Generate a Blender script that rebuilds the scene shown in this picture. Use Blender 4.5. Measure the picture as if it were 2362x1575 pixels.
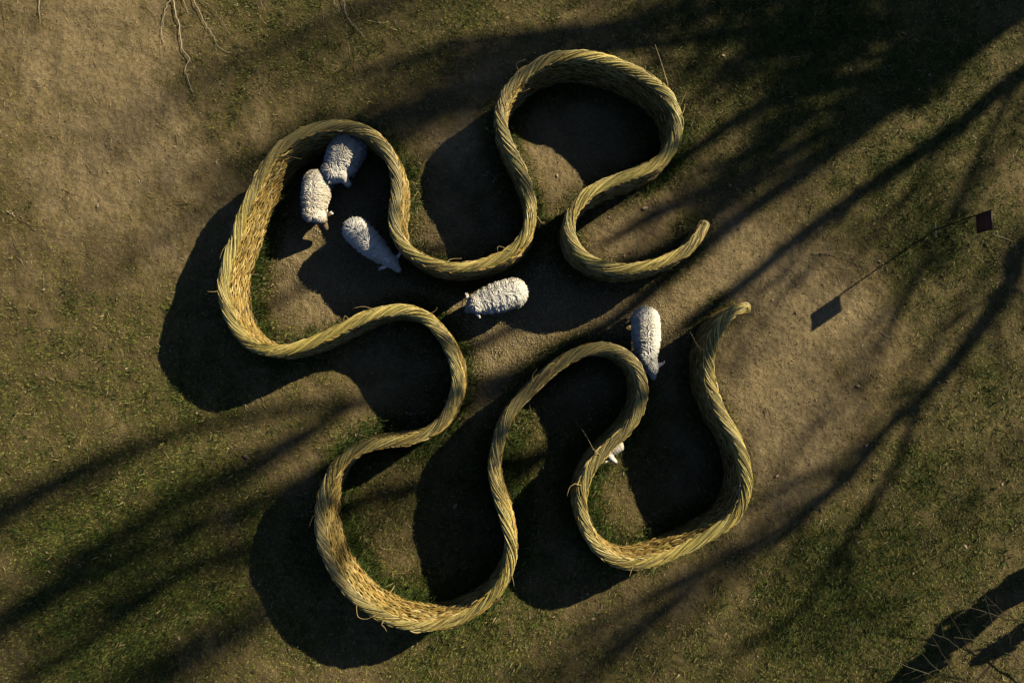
import bpy, math, random
import numpy as np
from mathutils import Vector, noise as mnoise

# ------------------------------------------------------------------ clean
for o in list(bpy.data.objects):
    bpy.data.objects.remove(o)
scene = bpy.context.scene
COL = scene.collection
rng = np.random.default_rng(7)
random.seed(7)

# ------------------------------------------------------------------ camera
CAM_H = 13.7
TILT = math.radians(3.0)
cam_d = bpy.data.cameras.new('camera')
cam_d.lens = 24.0
cam_d.sensor_width = 36.0
cam_d.clip_end = 3000
cam = bpy.data.objects.new('camera', cam_d)
cam.location = (0, 0, CAM_H)
cam.rotation_euler = (TILT, 0, 0)
COL.objects.link(cam)
scene.camera = cam

# ------------------------------------------------------------------ world, sun
SUN_EL = math.radians(28.5)
SD = np.array([0.8265, 0.5630])                 # horizontal direction towards the sun
world = bpy.data.worlds.new('World')
scene.world = world
world.use_nodes = True
wn = world.node_tree.nodes
sky = wn.new('ShaderNodeTexSky')
sky.sky_type = 'NISHITA'
sky.sun_disc = False
sky.sun_elevation = SUN_EL
sky.sun_rotation = math.atan2(SD[0], SD[1])
sky.air_density = 0.5
sky.dust_density = 0.3
sky.ozone_density = 1.7
world.node_tree.links.new(sky.outputs[0], wn['Background'].inputs[0])
wn['Background'].inputs[1].default_value = 0.05
sun_d = bpy.data.lights.new('sun', 'SUN')
sun_d.energy = 5.0
sun_d.angle = math.radians(0.6)
sun_d.color = (1.0, 0.87, 0.61)
sun = bpy.data.objects.new('sun', sun_d)
sv = Vector((SD[0] * math.cos(SUN_EL), SD[1] * math.cos(SUN_EL), math.sin(SUN_EL)))
sun.rotation_euler = sv.to_track_quat('Z', 'Y').to_euler()
sun.location = sv * 40
COL.objects.link(sun)

scene.view_settings.view_transform = 'Standard'
scene.view_settings.look = 'None'
scene.view_settings.exposure = 0.8
scene.view_settings.gamma = 1.0
scene.cycles.diffuse_bounces = 0
scene.render.resolution_x = 1024
scene.render.resolution_y = 682

# ------------------------------------------------------------------ helpers
FPX = 24 / 36 * 2362
CT, ST = math.cos(TILT), math.sin(TILT)
COT = 1 / math.tan(SUN_EL)


def W(u, v, z=0.0):
    """photo pixel -> world point on the level z (arrays or scalars)"""
    u = np.asarray(u, float); v = np.asarray(v, float); z = np.asarray(z, float)
    a = (u - 1181) / FPX; b = -(v - 787.5) / FPX
    dx, dy, dz = a, CT * b + ST, ST * b - CT
    k = (z - CAM_H) / dz
    return np.stack([dx * k, dy * k, np.broadcast_to(z, np.shape(dx * k))], -1)


def PX(p):
    """world point -> photo pixel"""
    p = np.asarray(p, float)
    q2 = p[..., 2] - CAM_H
    Y = CT * p[..., 1] + ST * q2
    Z = -ST * p[..., 1] + CT * q2
    Z = np.where(Z > -0.2, -0.2, Z)
    return 1181 + FPX * p[..., 0] / -Z, 787.5 - FPX * Y / -Z


def tag(o, label=None, cat=None, group=None, kind=None):
    if label: o['label'] = label
    if cat: o['category'] = cat
    if group: o['group'] = group
    if kind: o['kind'] = kind
    return o


def empty(name, loc=(0, 0, 0)):
    o = bpy.data.objects.new(name, None)
    o.location = loc
    o.empty_display_size = 0.2
    COL.objects.link(o)
    return o


def mesh_obj(name, V, F, mat, parent=None, colors=None, smooth=True):
    """V (n,3); F (m,4) or (m,3) index array; colors (n,3) per vertex"""
    V = np.asarray(V, np.float32); F = np.asarray(F, np.int32)
    me = bpy.data.meshes.new(name)
    m, k = F.shape
    me.vertices.add(len(V)); me.vertices.foreach_set('co', V.ravel())
    me.loops.add(m * k); me.loops.foreach_set('vertex_index', F.ravel())
    me.polygons.add(m)
    me.polygons.foreach_set('loop_start', np.arange(0, m * k, k, dtype=np.int32))
    me.update(calc_edges=True)
    me.validate()
    if colors is not None:
        ca = me.color_attributes.new('Col', 'FLOAT_COLOR', 'POINT')
        c4 = np.ones((len(V), 4), np.float32); c4[:, :3] = colors
        ca.data.foreach_set('color', c4.ravel())
    if smooth:
        me.polygons.foreach_set('use_smooth', np.ones(len(me.polygons), bool))
    me.materials.append(mat)
    o = bpy.data.objects.new(name, me)
    COL.objects.link(o)
    if parent is not None:
        o.parent = parent
        o.matrix_parent_inverse.identity()
        # mesh data are in world coordinates; a part already cancels its thing's offset
        o.location = (0, 0, 0) if parent.parent is not None else -np.array(parent.location)
    return o


def tubes(P, R, sides=4, cols=None, flat=1.0):
    """P (n,k,3) paths, R (n,k) radii -> V, F, colours; capped by closing radii at ends"""
    P = np.asarray(P, float); n, k, _ = P.shape
    T = np.empty_like(P)
    T[:, 1:-1] = P[:, 2:] - P[:, :-2]; T[:, 0] = P[:, 1] - P[:, 0]; T[:, -1] = P[:, -1] - P[:, -2]
    T /= np.linalg.norm(T, axis=2, keepdims=True) + 1e-12
    ref = np.zeros_like(T); ref[..., 2] = 1
    steep = np.abs(T[..., 2]) > 0.95
    ref[steep] = (1, 0, 0)
    A = np.cross(T, ref); A /= np.linalg.norm(A, axis=2, keepdims=True) + 1e-12
    B = np.cross(A, T)
    ang = np.arange(sides) * 2 * math.pi / sides + math.pi / 4
    V = (P[:, :, None, :] + R[:, :, None, None] * (np.cos(ang)[None, None, :, None] * A[:, :, None, :]
         + flat * np.sin(ang)[None, None, :, None] * B[:, :, None, :]))
    V = V.reshape(-1, 3)
    idx = np.arange(n * k * sides).reshape(n, k, sides)
    a = idx[:, :-1]; b = idx[:, 1:]
    F = np.stack([a, np.roll(a, -1, 2), np.roll(b, -1, 2), b], -1).reshape(-1, 4)
    if sides == 4:
        F = np.concatenate([F, idx[:, 0, ::-1], idx[:, -1, :]], 0)
    C = None
    if cols is not None:
        cols = np.asarray(cols, float)
        if cols.ndim == 2:
            C = np.repeat(cols, k * sides, 0)
        else:
            C = np.repeat(cols.reshape(-1, 3), sides, 0)
    return V, F, C


def smooth_path(pts, n):
    """Catmull-Rom through pts, n samples evenly by arc length"""
    pts = np.asarray(pts, float)
    P = np.concatenate([[2 * pts[0] - pts[1]], pts, [2 * pts[-1] - pts[-2]]])
    out = []
    for i in range(1, len(P) - 2):
        t = np.linspace(0, 1, 14, endpoint=False)[:, None]
        p0, p1, p2, p3 = P[i - 1], P[i], P[i + 1], P[i + 2]
        out.append(0.5 * (2 * p1 + (p2 - p0) * t + (2 * p0 - 5 * p1 + 4 * p2 - p3) * t ** 2 + (3 * p1 - p0 - 3 * p2 + p3) * t ** 3))
    out.append(pts[-1:])
    Q = np.concatenate(out)
    s = np.concatenate([[0], np.cumsum(np.linalg.norm(np.diff(Q, axis=0), axis=1))])
    u = np.linspace(0, s[-1], n)
    return np.stack([np.interp(u, s, Q[:, j]) for j in range(Q.shape[1])], 1)


def vnoise(x, y, scale, seed):
    """smooth value noise, numpy, -1..1"""
    r = np.random.default_rng(seed)
    tab = r.uniform(-1, 1, (256, 256))
    xs = x / scale + 100.3; ys = y / scale + 100.7
    xi = np.floor(xs).astype(int); yi = np.floor(ys).astype(int)
    fx = xs - xi; fy = ys - yi
    fx = fx * fx * (3 - 2 * fx); fy = fy * fy * (3 - 2 * fy)
    g = lambda i, j: tab[(xi + i) % 256, (yi + j) % 256]
    return (g(0, 0) * (1 - fx) + g(1, 0) * fx) * (1 - fy) + (g(0, 1) * (1 - fx) + g(1, 1) * fx) * fy


def fbm(x, y, scale, seed, octs=4, gain=0.5):
    t = 0; a = 1; tot = 0
    for i in range(octs):
        t = t + a * vnoise(x, y, scale / 2 ** i, seed + i); tot += a; a *= gain
    return t / tot


# ------------------------------------------------------------------ materials
def new_mat(name):
    m = bpy.data.materials.new(name)
    m.use_nodes = True
    nt = m.node_tree
    return m, nt, nt.nodes, nt.links, nt.nodes['Principled BSDF']


def mat_attr(name, rough=0.7, spec=0.3, noise_scale=30.0, amount=0.35, bump=0.3, bump_scale=60.0, translucent=0.0, dist=0.004):
    m, nt, N, L, bs = new_mat(name)
    at = N.new('ShaderNodeVertexColor'); at.layer_name = 'Col'
    tc = N.new('ShaderNodeTexCoord')
    nz = N.new('ShaderNodeTexNoise'); nz.inputs['Scale'].default_value = noise_scale; nz.inputs['Detail'].default_value = 4
    L.new(tc.outputs['Object'], nz.inputs['Vector'])
    mr = N.new('ShaderNodeMapRange'); mr.inputs['To Min'].default_value = 1 - amount; mr.inputs['To Max'].default_value = 1 + amount
    L.new(nz.outputs['Fac'], mr.inputs['Value'])
    mx = N.new('ShaderNodeMix'); mx.data_type = 'RGBA'; mx.blend_type = 'MULTIPLY'; mx.inputs[0].default_value = 1
    L.new(at.outputs['Color'], mx.inputs[6]); L.new(mr.outputs['Result'], mx.inputs[7])
    L.new(mx.outputs[2], bs.inputs['Base Color'])
    bs.inputs['Roughness'].default_value = rough
    bs.inputs['Specular IOR Level'].default_value = spec
    if bump:
        n2 = N.new('ShaderNodeTexNoise'); n2.inputs['Scale'].default_value = bump_scale; n2.inputs['Detail'].default_value = 5
        L.new(tc.outputs['Object'], n2.inputs['Vector'])
        b = N.new('ShaderNodeBump'); b.inputs['Strength'].default_value = bump; b.inputs['Distance'].default_value = dist
        L.new(n2.outputs['Fac'], b.inputs['Height']); L.new(b.outputs['Normal'], bs.inputs['Normal'])
    if translucent:
        tr = N.new('ShaderNodeBsdfTranslucent'); L.new(mx.outputs[2], tr.inputs['Color'])
        ms = N.new('ShaderNodeMixShader'); ms.inputs[0].default_value = translucent
        L.new(bs.outputs[0], ms.inputs[1]); L.new(tr.outputs[0], ms.inputs[2])
        L.new(ms.outputs[0], N['Material Output'].inputs['Surface'])
    return m


M_willow = mat_attr('peeled_willow', 0.5, 0.4, 25, 0.3, 0.3, 90)
M_weave = mat_attr('woven_willow', 0.6, 0.3, 18, 0.4, 0.4, 70)
M_wool = mat_attr('wool', 0.9, 0.1, 14, 0.12, 0.5, 120)
M_skin = mat_attr('sheep_skin', 0.8, 0.2, 20, 0.2, 0.4, 150)
M_grass = mat_attr('grass', 0.65, 0.25, 6, 0.3, 0.0, translucent=0.25)
M_litter = mat_attr('dead_litter', 0.75, 0.2, 40, 0.3, 0.2, 120)
M_bark = mat_attr('bark', 0.85, 0.2, 16, 0.4, 0.8, 40, dist=0.02)
M_twig = mat_attr('pale_twig', 0.7, 0.3, 40, 0.3, 0.3, 150)


def mat_ground():
    m, nt, N, L, bs = new_mat('soil_and_turf')
    at = N.new('ShaderNodeVertexColor'); at.layer_name = 'Col'
    tc = N.new('ShaderNodeTexCoord')

    def nz(scale, detail, rough=0.6):
        n = N.new('ShaderNodeTexNoise'); n.inputs['Scale'].default_value = scale
        n.inputs['Detail'].default_value = detail; n.inputs['Roughness'].default_value = rough
        L.new(tc.outputs['Object'], n.inputs['Vector']); return n
    n1 = nz(9, 8, 0.7); n2 = nz(45, 6, 0.7); n3 = nz(1.3, 4)
    mr = N.new('ShaderNodeMapRange'); mr.inputs['From Min'].default_value = 0.3; mr.inputs['From Max'].default_value = 0.7
    mr.inputs['To Min'].default_value = 0.45; mr.inputs['To Max'].default_value = 1.55
    L.new(n2.outputs['Fac'], mr.inputs['Value'])
    mr2 = N.new('ShaderNodeMapRange'); mr2.inputs['From Min'].default_value = 0.3; mr2.inputs['From Max'].default_value = 0.7
    mr2.inputs['To Min'].default_value = 0.75; mr2.inputs['To Max'].default_value = 1.25
    L.new(n1.outputs['Fac'], mr2.inputs['Value'])
    mu = N.new('ShaderNodeMath'); mu.operation = 'MULTIPLY'
    L.new(mr.outputs[0], mu.inputs[0]); L.new(mr2.outputs[0], mu.inputs[1])
    mx = N.new('ShaderNodeMix'); mx.data_type = 'RGBA'; mx.blend_type = 'MULTIPLY'; mx.inputs[0].default_value = 1
    L.new(at.outputs['Color'], mx.inputs[6]); L.new(mu.outputs[0], mx.inputs[7])
    L.new(mx.outputs[2], bs.inputs['Base Color'])
    bs.inputs['Roughness'].default_value = 0.95
    bs.inputs['Specular IOR Level'].default_value = 0.1
    b1 = N.new('ShaderNodeBump'); b1.inputs['Strength'].default_value = 0.7; b1.inputs['Distance'].default_value = 0.05
    L.new(n1.outputs['Fac'], b1.inputs['Height'])
    b2 = N.new('ShaderNodeBump'); b2.inputs['Strength'].default_value = 0.7; b2.inputs['Distance'].default_value = 0.02
    L.new(n2.outputs['Fac'], b2.inputs['Height']); L.new(b1.outputs['Normal'], b2.inputs['Normal'])
    vo = N.new('ShaderNodeTexVoronoi'); vo.feature = 'F1'; vo.inputs['Scale'].default_value = 8.5
    wv = N.new('ShaderNodeMixRGB'); wv.blend_type = 'ADD'; wv.inputs['Fac'].default_value = 0.12
    L.new(tc.outputs['Object'], wv.inputs['Color1']); L.new(n1.outputs['Color'], wv.inputs['Color2'])
    L.new(wv.outputs['Color'], vo.inputs['Vector'])
    b3 = N.new('ShaderNodeBump'); b3.inputs['Strength'].default_value = 0.3; b3.inputs['Distance'].default_value = 0.05
    L.new(vo.outputs['Distance'], b3.inputs['Height']); L.new(b2.outputs['Normal'], b3.inputs['Normal'])
    L.new(b3.outputs['Normal'], bs.inputs['Normal'])
    return m


M_ground = mat_ground()


def mat_plain(name, col, rough=0.6, metal=0.0, noise_scale=30, amt=0.3, bump=0.2):
    m, nt, N, L, bs = new_mat(name)
    tc = N.new('ShaderNodeTexCoord')
    nz = N.new('ShaderNodeTexNoise'); nz.inputs['Scale'].default_value = noise_scale; nz.inputs['Detail'].default_value = 5
    L.new(tc.outputs['Object'], nz.inputs['Vector'])
    cr = N.new('ShaderNodeValToRGB')
    cr.color_ramp.elements[0].position = 0.3; cr.color_ramp.elements[1].position = 0.7
    cr.color_ramp.elements[0].color = (*[c * (1 - amt) for c in col], 1)
    cr.color_ramp.elements[1].color = (*[min(1, c * (1 + amt)) for c in col], 1)
    L.new(nz.outputs['Fac'], cr.inputs['Fac']); L.new(cr.outputs['Color'], bs.inputs['Base Color'])
    bs.inputs['Roughness'].default_value = rough; bs.inputs['Metallic'].default_value = metal
    b = N.new('ShaderNodeBump'); b.inputs['Strength'].default_value = bump; b.inputs['Distance'].default_value = 0.005
    L.new(nz.outputs['Fac'], b.inputs['Height']); L.new(b.outputs['Normal'], bs.inputs['Normal'])
    return m


M_core = mat_plain('light_block_core', (0.09, 0.06, 0.02), 0.9, 0, 25, 0.5, 0.6)  # dark filler inside the wall, added to block light
M_rust = mat_plain('rusted_red_steel', (0.055, 0.013, 0.012), 0.7, 0.2, 20, 0.4)
M_darksteel = mat_plain('dark_steel', (0.025, 0.018, 0.017), 0.55, 0.4, 20, 0.3)
M_bluegrey = mat_plain('galvanised_steel', (0.13, 0.16, 0.19), 0.5, 0.5, 30, 0.2)
M_print = mat_plain('faded_print', (0.12, 0.05, 0.04), 0.7, 0, 60, 0.3)
M_eye = mat_plain('eye_dark', (0.01, 0.008, 0.006), 0.2, 0, 30, 0.1)

# ------------------------------------------------------------------ the wall's course (photo pixels of the rim's middle)
RIM_H = 1.08
RIM = """1634 510 1622 534 1599 566 1569 585 1534 601 1493 613 1452 619 1411 617 1379 607 1349 592 1326 566 1314 540 1313 513 1319 490 1333 466 1352 447
1366 436 1397 423 1436 407 1475 394 1507 379 1533 360 1554 336 1564 309 1566 280 1560 249 1546 222 1525 199 1496 177 1462 159 1423 142 1383 130 1343 124 1306 125
1270 132 1238 146 1211 164 1185 188 1165 214 1155 241 1153 270 1159 296 1170 325 1185 357 1201 386 1213 417 1221 449 1225 478 1222 515 1211 545 1194 566 1170 584 1135 601 1093 612
1050 617 1007 611 975 598 949 581 929 568 914 545 906 515 908 481 913 446 914 417 909 389 902 364 890 341 872 320 849 302 824 291 794 285 762 285 730 290 698 302
670 318 647 336 627 357 609 380 595 405 583 433 572 460 560 490 548 522 536 559 527 583 519 607 513 639 512 671 517 702 527 734 543 763 564 787 593 803 622 810
653 808 686 801 717 789 749 775 780 760 812 744 844 729 876 718 912 713 948 716 975 727 997 745 1018 771 1034 797 1046 826 1053 855 1054 884 1049 913 1040 937 1030 959
1015 979 992 996 962 1010 929 1017 895 1020 862 1025 829 1035 802 1049 780 1069 763 1092 751 1119 741 1149 736 1182 736 1215 741 1248 751 1281 766 1314 786 1345 810 1374
839 1400 872 1421 909 1436 945 1445 978 1448 1012 1445 1045 1436 1078 1421 1111 1400 1140 1374 1161 1344 1174 1311 1179 1275 1177 1242 1171 1208 1161 1175 1149 1142
1141 1109 1139 1076 1144 1043 1151 1011 1161 980 1174 955 1199 926 1226 898 1256 868 1289 842 1323 819 1358 805 1393 801 1425 808 1452 824 1471 848 1481 874 1485 902
1480 934 1465 967 1443 996 1418 1019 1395 1041 1373 1067 1356 1096 1344 1130 1341 1167 1348 1204 1361 1237 1380 1267 1406 1289 1435 1304 1465 1306 1502 1298 1539 1285
1576 1270 1613 1252 1650 1231 1682 1211 1705 1185 1719 1152 1725 1115 1720 1074 1711 1037 1696 1004 1676 971 1658 935 1645 900 1639 864 1637 828 1643 792 1655 763 1672 737
1695 717 1719 706 1734 706"""
rim_px = np.array([float(t) for t in RIM.split()]).reshape(-1, 2)
rim_w = W(rim_px[:, 0], rim_px[:, 1], RIM_H)[:, :2]
NS = 2400
CL = smooth_path(rim_w, NS)
for _ in range(60):
    CL[1:-1] = 0.5 * CL[1:-1] + 0.25 * (CL[:-2] + CL[2:])
seg = np.linalg.norm(np.diff(CL, axis=0), axis=1)
SS = np.concatenate([[0], np.cumsum(seg)])
STOT = SS[-1]
TN = np.gradient(CL, axis=0); TN /= np.linalg.norm(TN, axis=1, keepdims=True)
NL = np.stack([-TN[:, 1], TN[:, 0]], 1)             # left-hand normal
_hr = np.random.default_rng(3).uniform(-1, 1, 90)


def ztop(s):
    """height of the wall's crest along its course; the two ends drop a little"""
    s = np.asarray(s, float)
    h = RIM_H - 0.02 + 0.042 * np.interp(s, np.linspace(0, STOT, 90), _hr)
    e = np.minimum(s, STOT - s)
    return h - 0.16 * np.clip(1 - e / 0.6, 0, 1) ** 2


def WP(s, off, z):
    """wall coordinates -> world"""
    sc = np.clip(s, 0, STOT)
    ex = s - sc
    x = np.interp(sc, SS, CL[:, 0]) + off * np.interp(sc, SS, NL[:, 0]) + ex * np.interp(sc, SS, TN[:, 0])
    y = np.interp(sc, SS, CL[:, 1]) + off * np.interp(sc, SS, NL[:, 1]) + ex * np.interp(sc, SS, TN[:, 1])
    return np.stack([x, y, np.broadcast_to(z, x.shape)], -1)


def halfw(s, z):
    e = np.minimum(s, STOT - s)
    return (0.086 + 0.012 * np.clip(1 - z, 0, 1)) * (0.55 + 0.45 * np.clip(e / 0.7, 0, 1) ** 0.7)


def wall_dist(x, y):
    """distance to the wall's course (coarse)"""
    c = CL[::12]
    d = np.full(np.shape(x), 1e9)
    for i in range(len(c)):
        d = np.minimum(d, (x - c[i, 0]) ** 2 + (y - c[i, 1]) ** 2)
    return np.sqrt(d)


# ------------------------------------------------------------------ ground
# grass cover by place: photo pixel, radius, weight (positive = greener, negative = trodden bare)
COVER = [(1500, 620, 170, -.55), (1300, 780, 170, -.6), (1120, 900, 130, -.5), (1700, 640, 170, -.45), (1830, 800, 220, -.45), (1760, 1000, 150, -.5),
         (1650, 1230, 130, -.3), (1270, 420, 90, -.5), (1330, 300, 150, -.3), (1050, 290, 120, -.3), (900, 640, 200, -.3), (720, 520, 110, -.2), (700, 650, 120, -.1),
         (120, 60, 220, -.35), (450, 330, 260, -.25), (250, 420, 160, -.15), (150, 230, 130, .12), (560, 210, 160, .1), (700, 80, 150, .2), (900, 90, 200, .12),
         (1750, 90, 260, .3), (2050, 60, 260, .3), (1950, 330, 200, .15), (2130, 560, 90, .4), (2200, 1000, 260, .15), (2000, 1330, 260, .3), (1800, 1450, 250, .3),
         (2250, 1430, 200, .1), (2250, 350, 150, -.05), (150, 1000, 250, .1), (300, 1250, 350, .24), (100, 1450, 300, .24), (600, 1450, 260, .2), (950, 1180, 90, .1),
         (700, 1020, 110, -.2), (560, 1010, 110, -.25), (1100, 1520, 220, .15), (1400, 1480, 240, -.05), (1500, 1080, 130, .1), (850, 900, 130, .0), (420, 850, 170, .1),
         (700, 1200, 140, .05), (1240, 1000, 60, .3), (1200, 1060, 70, .2), (1340, 1340, 120, -.15)]


def cover(x, y):
    g = 0.45 + 0.42 * fbm(x, y, 2.4, 11, 4, 0.6) + 0.34 * fbm(x, y, 0.42, 31, 3, 0.65)
    for (u, v, r, w) in COVER:
        c = W(u, v)
        g = g + w * np.exp(-((x - c[0]) ** 2 + (y - c[1]) ** 2) / (2 * (r / 115 * 0.8) ** 2))
    d = wall_dist(x, y)
    g = np.clip(g, 0.0, 1.1)
    fr = 0.72 + 0.6 * fbm(x, y, 1.3, 71, 2)
    g = g + np.clip(fr, 0.15, 1.3) * np.exp(-(np.clip(d - 0.15, 0, 9) / 0.27) ** 2)
    return np.clip(g, 0.0, 1.1)


def ground_z(x, y):
    return 0.030 * fbm(x, y, 1.6, 51, 3) + 0.027 * fbm(x, y, 0.26, 61, 2)


gx = np.arange(-13.2, 13.21, 0.06); gy = np.arange(-9.0, 10.61, 0.06)
# coarse skirt so that the same sheet reaches the horizon
sk = np.array([0.6, 2, 5, 12, 30, 80, 250, 900])
gxx = np.concatenate([gx[0] - sk[::-1], gx, gx[-1] + sk]); gyy = np.concatenate([gy[0] - sk[::-1], gy, gy[-1] + sk])
X, Y = np.meshgrid(gxx, gyy, indexing='xy')
inside = (X >= gx[0]) & (X <= gx[-1]) & (Y >= gy[0]) & (Y <= gy[-1])
xf, yf = X.ravel(), Y.ravel()
Zg = np.where(inside.ravel(), ground_z(xf, yf), 0.03 * fbm(xf, yf, 1.6, 51, 3))
COV = cover(xf, yf)
tone = fbm(xf, yf, 1.1, 81, 4, 0.6)
pale = np.ones(len(COV))
dirt = np.stack([0.158 + 0.075 * tone, 0.116 + 0.055 * tone, 0.060 + 0.028 * tone], 1) * pale[:, None]
worn = (np.clip(1 - COV / 0.32, 0, 1) ** 0.8)[:, None]
dirt = dirt * (1 - worn) + np.array([0.205, 0.157, 0.085]) * (1 + 0.3 * tone[:, None]) * worn
turf = np.array([0.060, 0.056, 0.018])
mixg = np.clip(COV * 1.1, 0, 1)[:, None]
gcol = dirt * (1 - mixg) + turf * mixg
nx, ny = len(gxx), len(gyy)
ids = np.arange(nx * ny).reshape(ny, nx)
GF = np.stack([ids[:-1, :-1], ids[:-1, 1:], ids[1:, 1:], ids[1:, :-1]], -1).reshape(-1, 4)
ground = mesh_obj('ground', np.stack([xf, yf, Zg], 1), GF, M_ground, colors=np.clip(gcol, 0.01, 1))
tag(ground, 'trodden brown soil with thin patchy turf', 'ground', kind='structure')

# ------------------------------------------------------------------ grass (uncountable)
NT = 260000                                   # tufts tried; kept where the cover is thick
tx = rng.uniform(-12.4, 12.4, NT); ty = rng.uniform(-8.0, 9.7, NT)
cov2 = COV.reshape(ny, nx)


def cov_at(x, y):
    ix = np.clip(((x - gx[0]) / 0.06).astype(int), 0, len(gx) - 1) + len(sk)
    iy = np.clip(((y - gy[0]) / 0.06).astype(int), 0, len(gy) - 1) + len(sk)
    return cov2[iy, ix]


tc_ = cov_at(tx, ty)
keep = rng.random(NT) < np.clip(0.07 + 0.62 * tc_ ** 1.35, 0, 1)
tx, ty, tc_ = tx[keep], ty[keep], tc_[keep]
per = 8
tall = (rng.random(len(tx)) < 0.07) & (tc_ > 0.35)                  # ranker tufts and weeds
tuft_tone = np.where(tall, rng.uniform(0.4, 0.8, len(tx)), rng.uniform(0.42, 1.6, len(tx))); tuft_green = rng.normal(0, 0.22, len(tx))
bx = np.repeat(tx, per); by = np.repeat(ty, per); bc = np.repeat(tc_, per); tt = np.repeat(tuft_tone, per); tg = np.repeat(tuft_green, per)
n = len(bx)
az = rng.uniform(0, 2 * math.pi, n)
tl = np.repeat(tall, per)
sprd = np.abs(rng.normal(0, 0.024, n)) * np.where(tl, 1.5, 1.0)
bx = bx + np.cos(az) * sprd; by = by + np.sin(az) * sprd
az = az + rng.normal(0, 0.9, n)
Lb = rng.uniform(0.022, 0.070, n) * (0.55 + 0.75 * np.clip(bc, 0, 1)) * np.where(tl, 1.9, 1.0)
el = rng.uniform(0.08, 1.05, n) * (0.5 + 0.6 * np.clip(bc, 0, 1))
wb = rng.uniform(0.0035, 0.0088, n) * np.where(tl, 1.5, 1.0)
z0 = ground_z(bx, by) - 0.002
base = np.stack([bx, by, z0], 1)
dirv = np.stack([np.cos(az) * np.cos(el), np.sin(az) * np.cos(el), np.sin(el) + 0.08], 1)
sidev = np.stack([-np.sin(az), np.cos(az), np.zeros(n)], 1) * wb[:, None]
GV = np.stack([base - sidev, base + sidev, base + dirv * Lb[:, None]], 1).reshape(-1, 3)
GFb = np.arange(n * 3).reshape(-1, 3)
nearw = np.exp(-(np.repeat(wall_dist(tx, ty), per) / 0.42) ** 2)
greenness = np.clip(bc * 1.1 - 0.30 + tg + 0.45 * nearw + 0.5 * tl, 0, 1)
GV[2::3] += (dirv * (Lb * 1.3 * nearw)[:, None])
cg = np.array([0.055, 0.092, 0.015]); co = np.array([0.185, 0.165, 0.036]); cs = np.array([0.34, 0.275, 0.125])
cb = co * (1 - greenness[:, None]) + cg * greenness[:, None]
straw = (rng.random(n) < (0.36 - 0.31 * np.clip(bc, 0, 1)))[:, None]
cb = np.where(straw, cs * rng.uniform(0.5, 1.15, n)[:, None], cb * (tt * rng.uniform(0.6, 1.4, n))[:, None])
grass = mesh_obj('grass', GV, GFb, M_grass, colors=np.repeat(cb, 3, 0), smooth=False)
tag(grass, 'short worn olive and green grass over the trodden soil', 'grass', kind='stuff')

# scattered grain on the trodden path and small straw and leaf litter
grain_spots = [(1180, 640, 90, 60, 900), (1130, 820, 80, 110, 900), (1300, 780, 130, 60, 800), (860, 560, 110, 90, 900), (1480, 760, 70, 50, 500), (1060, 720, 60, 60, 400), (790, 640, 110, 80, 400)]
gp = []
for (u, v, a, b, k) in grain_spots:
    k = int(k * 2.2)
    gp.append(W(rng.normal(u, a, k), rng.normal(v, b, k))[:, :2])
gp = np.concatenate(gp)
gp = gp[wall_dist(gp[:, 0], gp[:, 1]) > 0.25]
k = len(gp)
ga = rng.uniform(0, 6.28, k); gl = rng.uniform(0.004, 0.008, k)
gz = ground_z(gp[:, 0], gp[:, 1]) + 0.013
d3 = np.stack([np.cos(ga) * gl, np.sin(ga) * gl, np.zeros(k)], 1)
c3 = np.stack([gp[:, 0], gp[:, 1], gz], 1)
V, F, C = tubes(np.stack([c3 - d3, c3, c3 + d3], 1), np.tile([0.002, 0.0095, 0.002], (k, 1)), 4, np.array([0.72, 0.60, 0.34]) * rng.uniform(0.7, 1.2, (k, 1)))
tag(mesh_obj('scattered_grain', V, F, M_litter, colors=C), 'pale grain scattered over the trodden path and pen floor', 'grain', kind='stuff')

k = 6500
sp = W(rng.uniform(-60, 2420, k), rng.uniform(-60, 1640, k))[:, :2]
jw = rng.integers(0, NS, 2600)                     # fallen stalks gather along the foot of the wall
sp[:2600] = CL[jw] + NL[jw] * (rng.choice([-1, 1], 2600) * (0.13 + np.abs(rng.normal(0, 0.12, 2600))))[:, None]
sa = rng.uniform(0, 6.28, k); sl = rng.uniform(0.015, 0.06, k) * (1 + 1.2 * (rng.random(k) < 0.1))
sz = ground_z(sp[:, 0], sp[:, 1]) + 0.012
d3 = np.stack([np.cos(sa) * sl, np.sin(sa) * sl, rng.uniform(-0.1, 0.1, k) * sl], 1)
bend = np.stack([-np.sin(sa), np.cos(sa), np.zeros(k)], 1) * (rng.uniform(-0.25, 0.25, k) * sl)[:, None]
c3 = np.stack([sp[:, 0], sp[:, 1], sz], 1)
V, F, C = tubes(np.stack([c3 - d3, c3 + bend, c3 + d3], 1), np.tile([0.002, 0.0035, 0.0018], (k, 1)), 4,
                np.where(rng.random((k, 1)) < 0.6, np.array([[0.5, 0.4, 0.22]]), np.array([[0.16, 0.10, 0.06]])) * rng.uniform(0.7, 1.2, (k, 1)))
tag(mesh_obj('straw_litter', V, F, M_litter, colors=C), 'loose straw stalks strewn over the soil', 'straw', kind='stuff')


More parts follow.
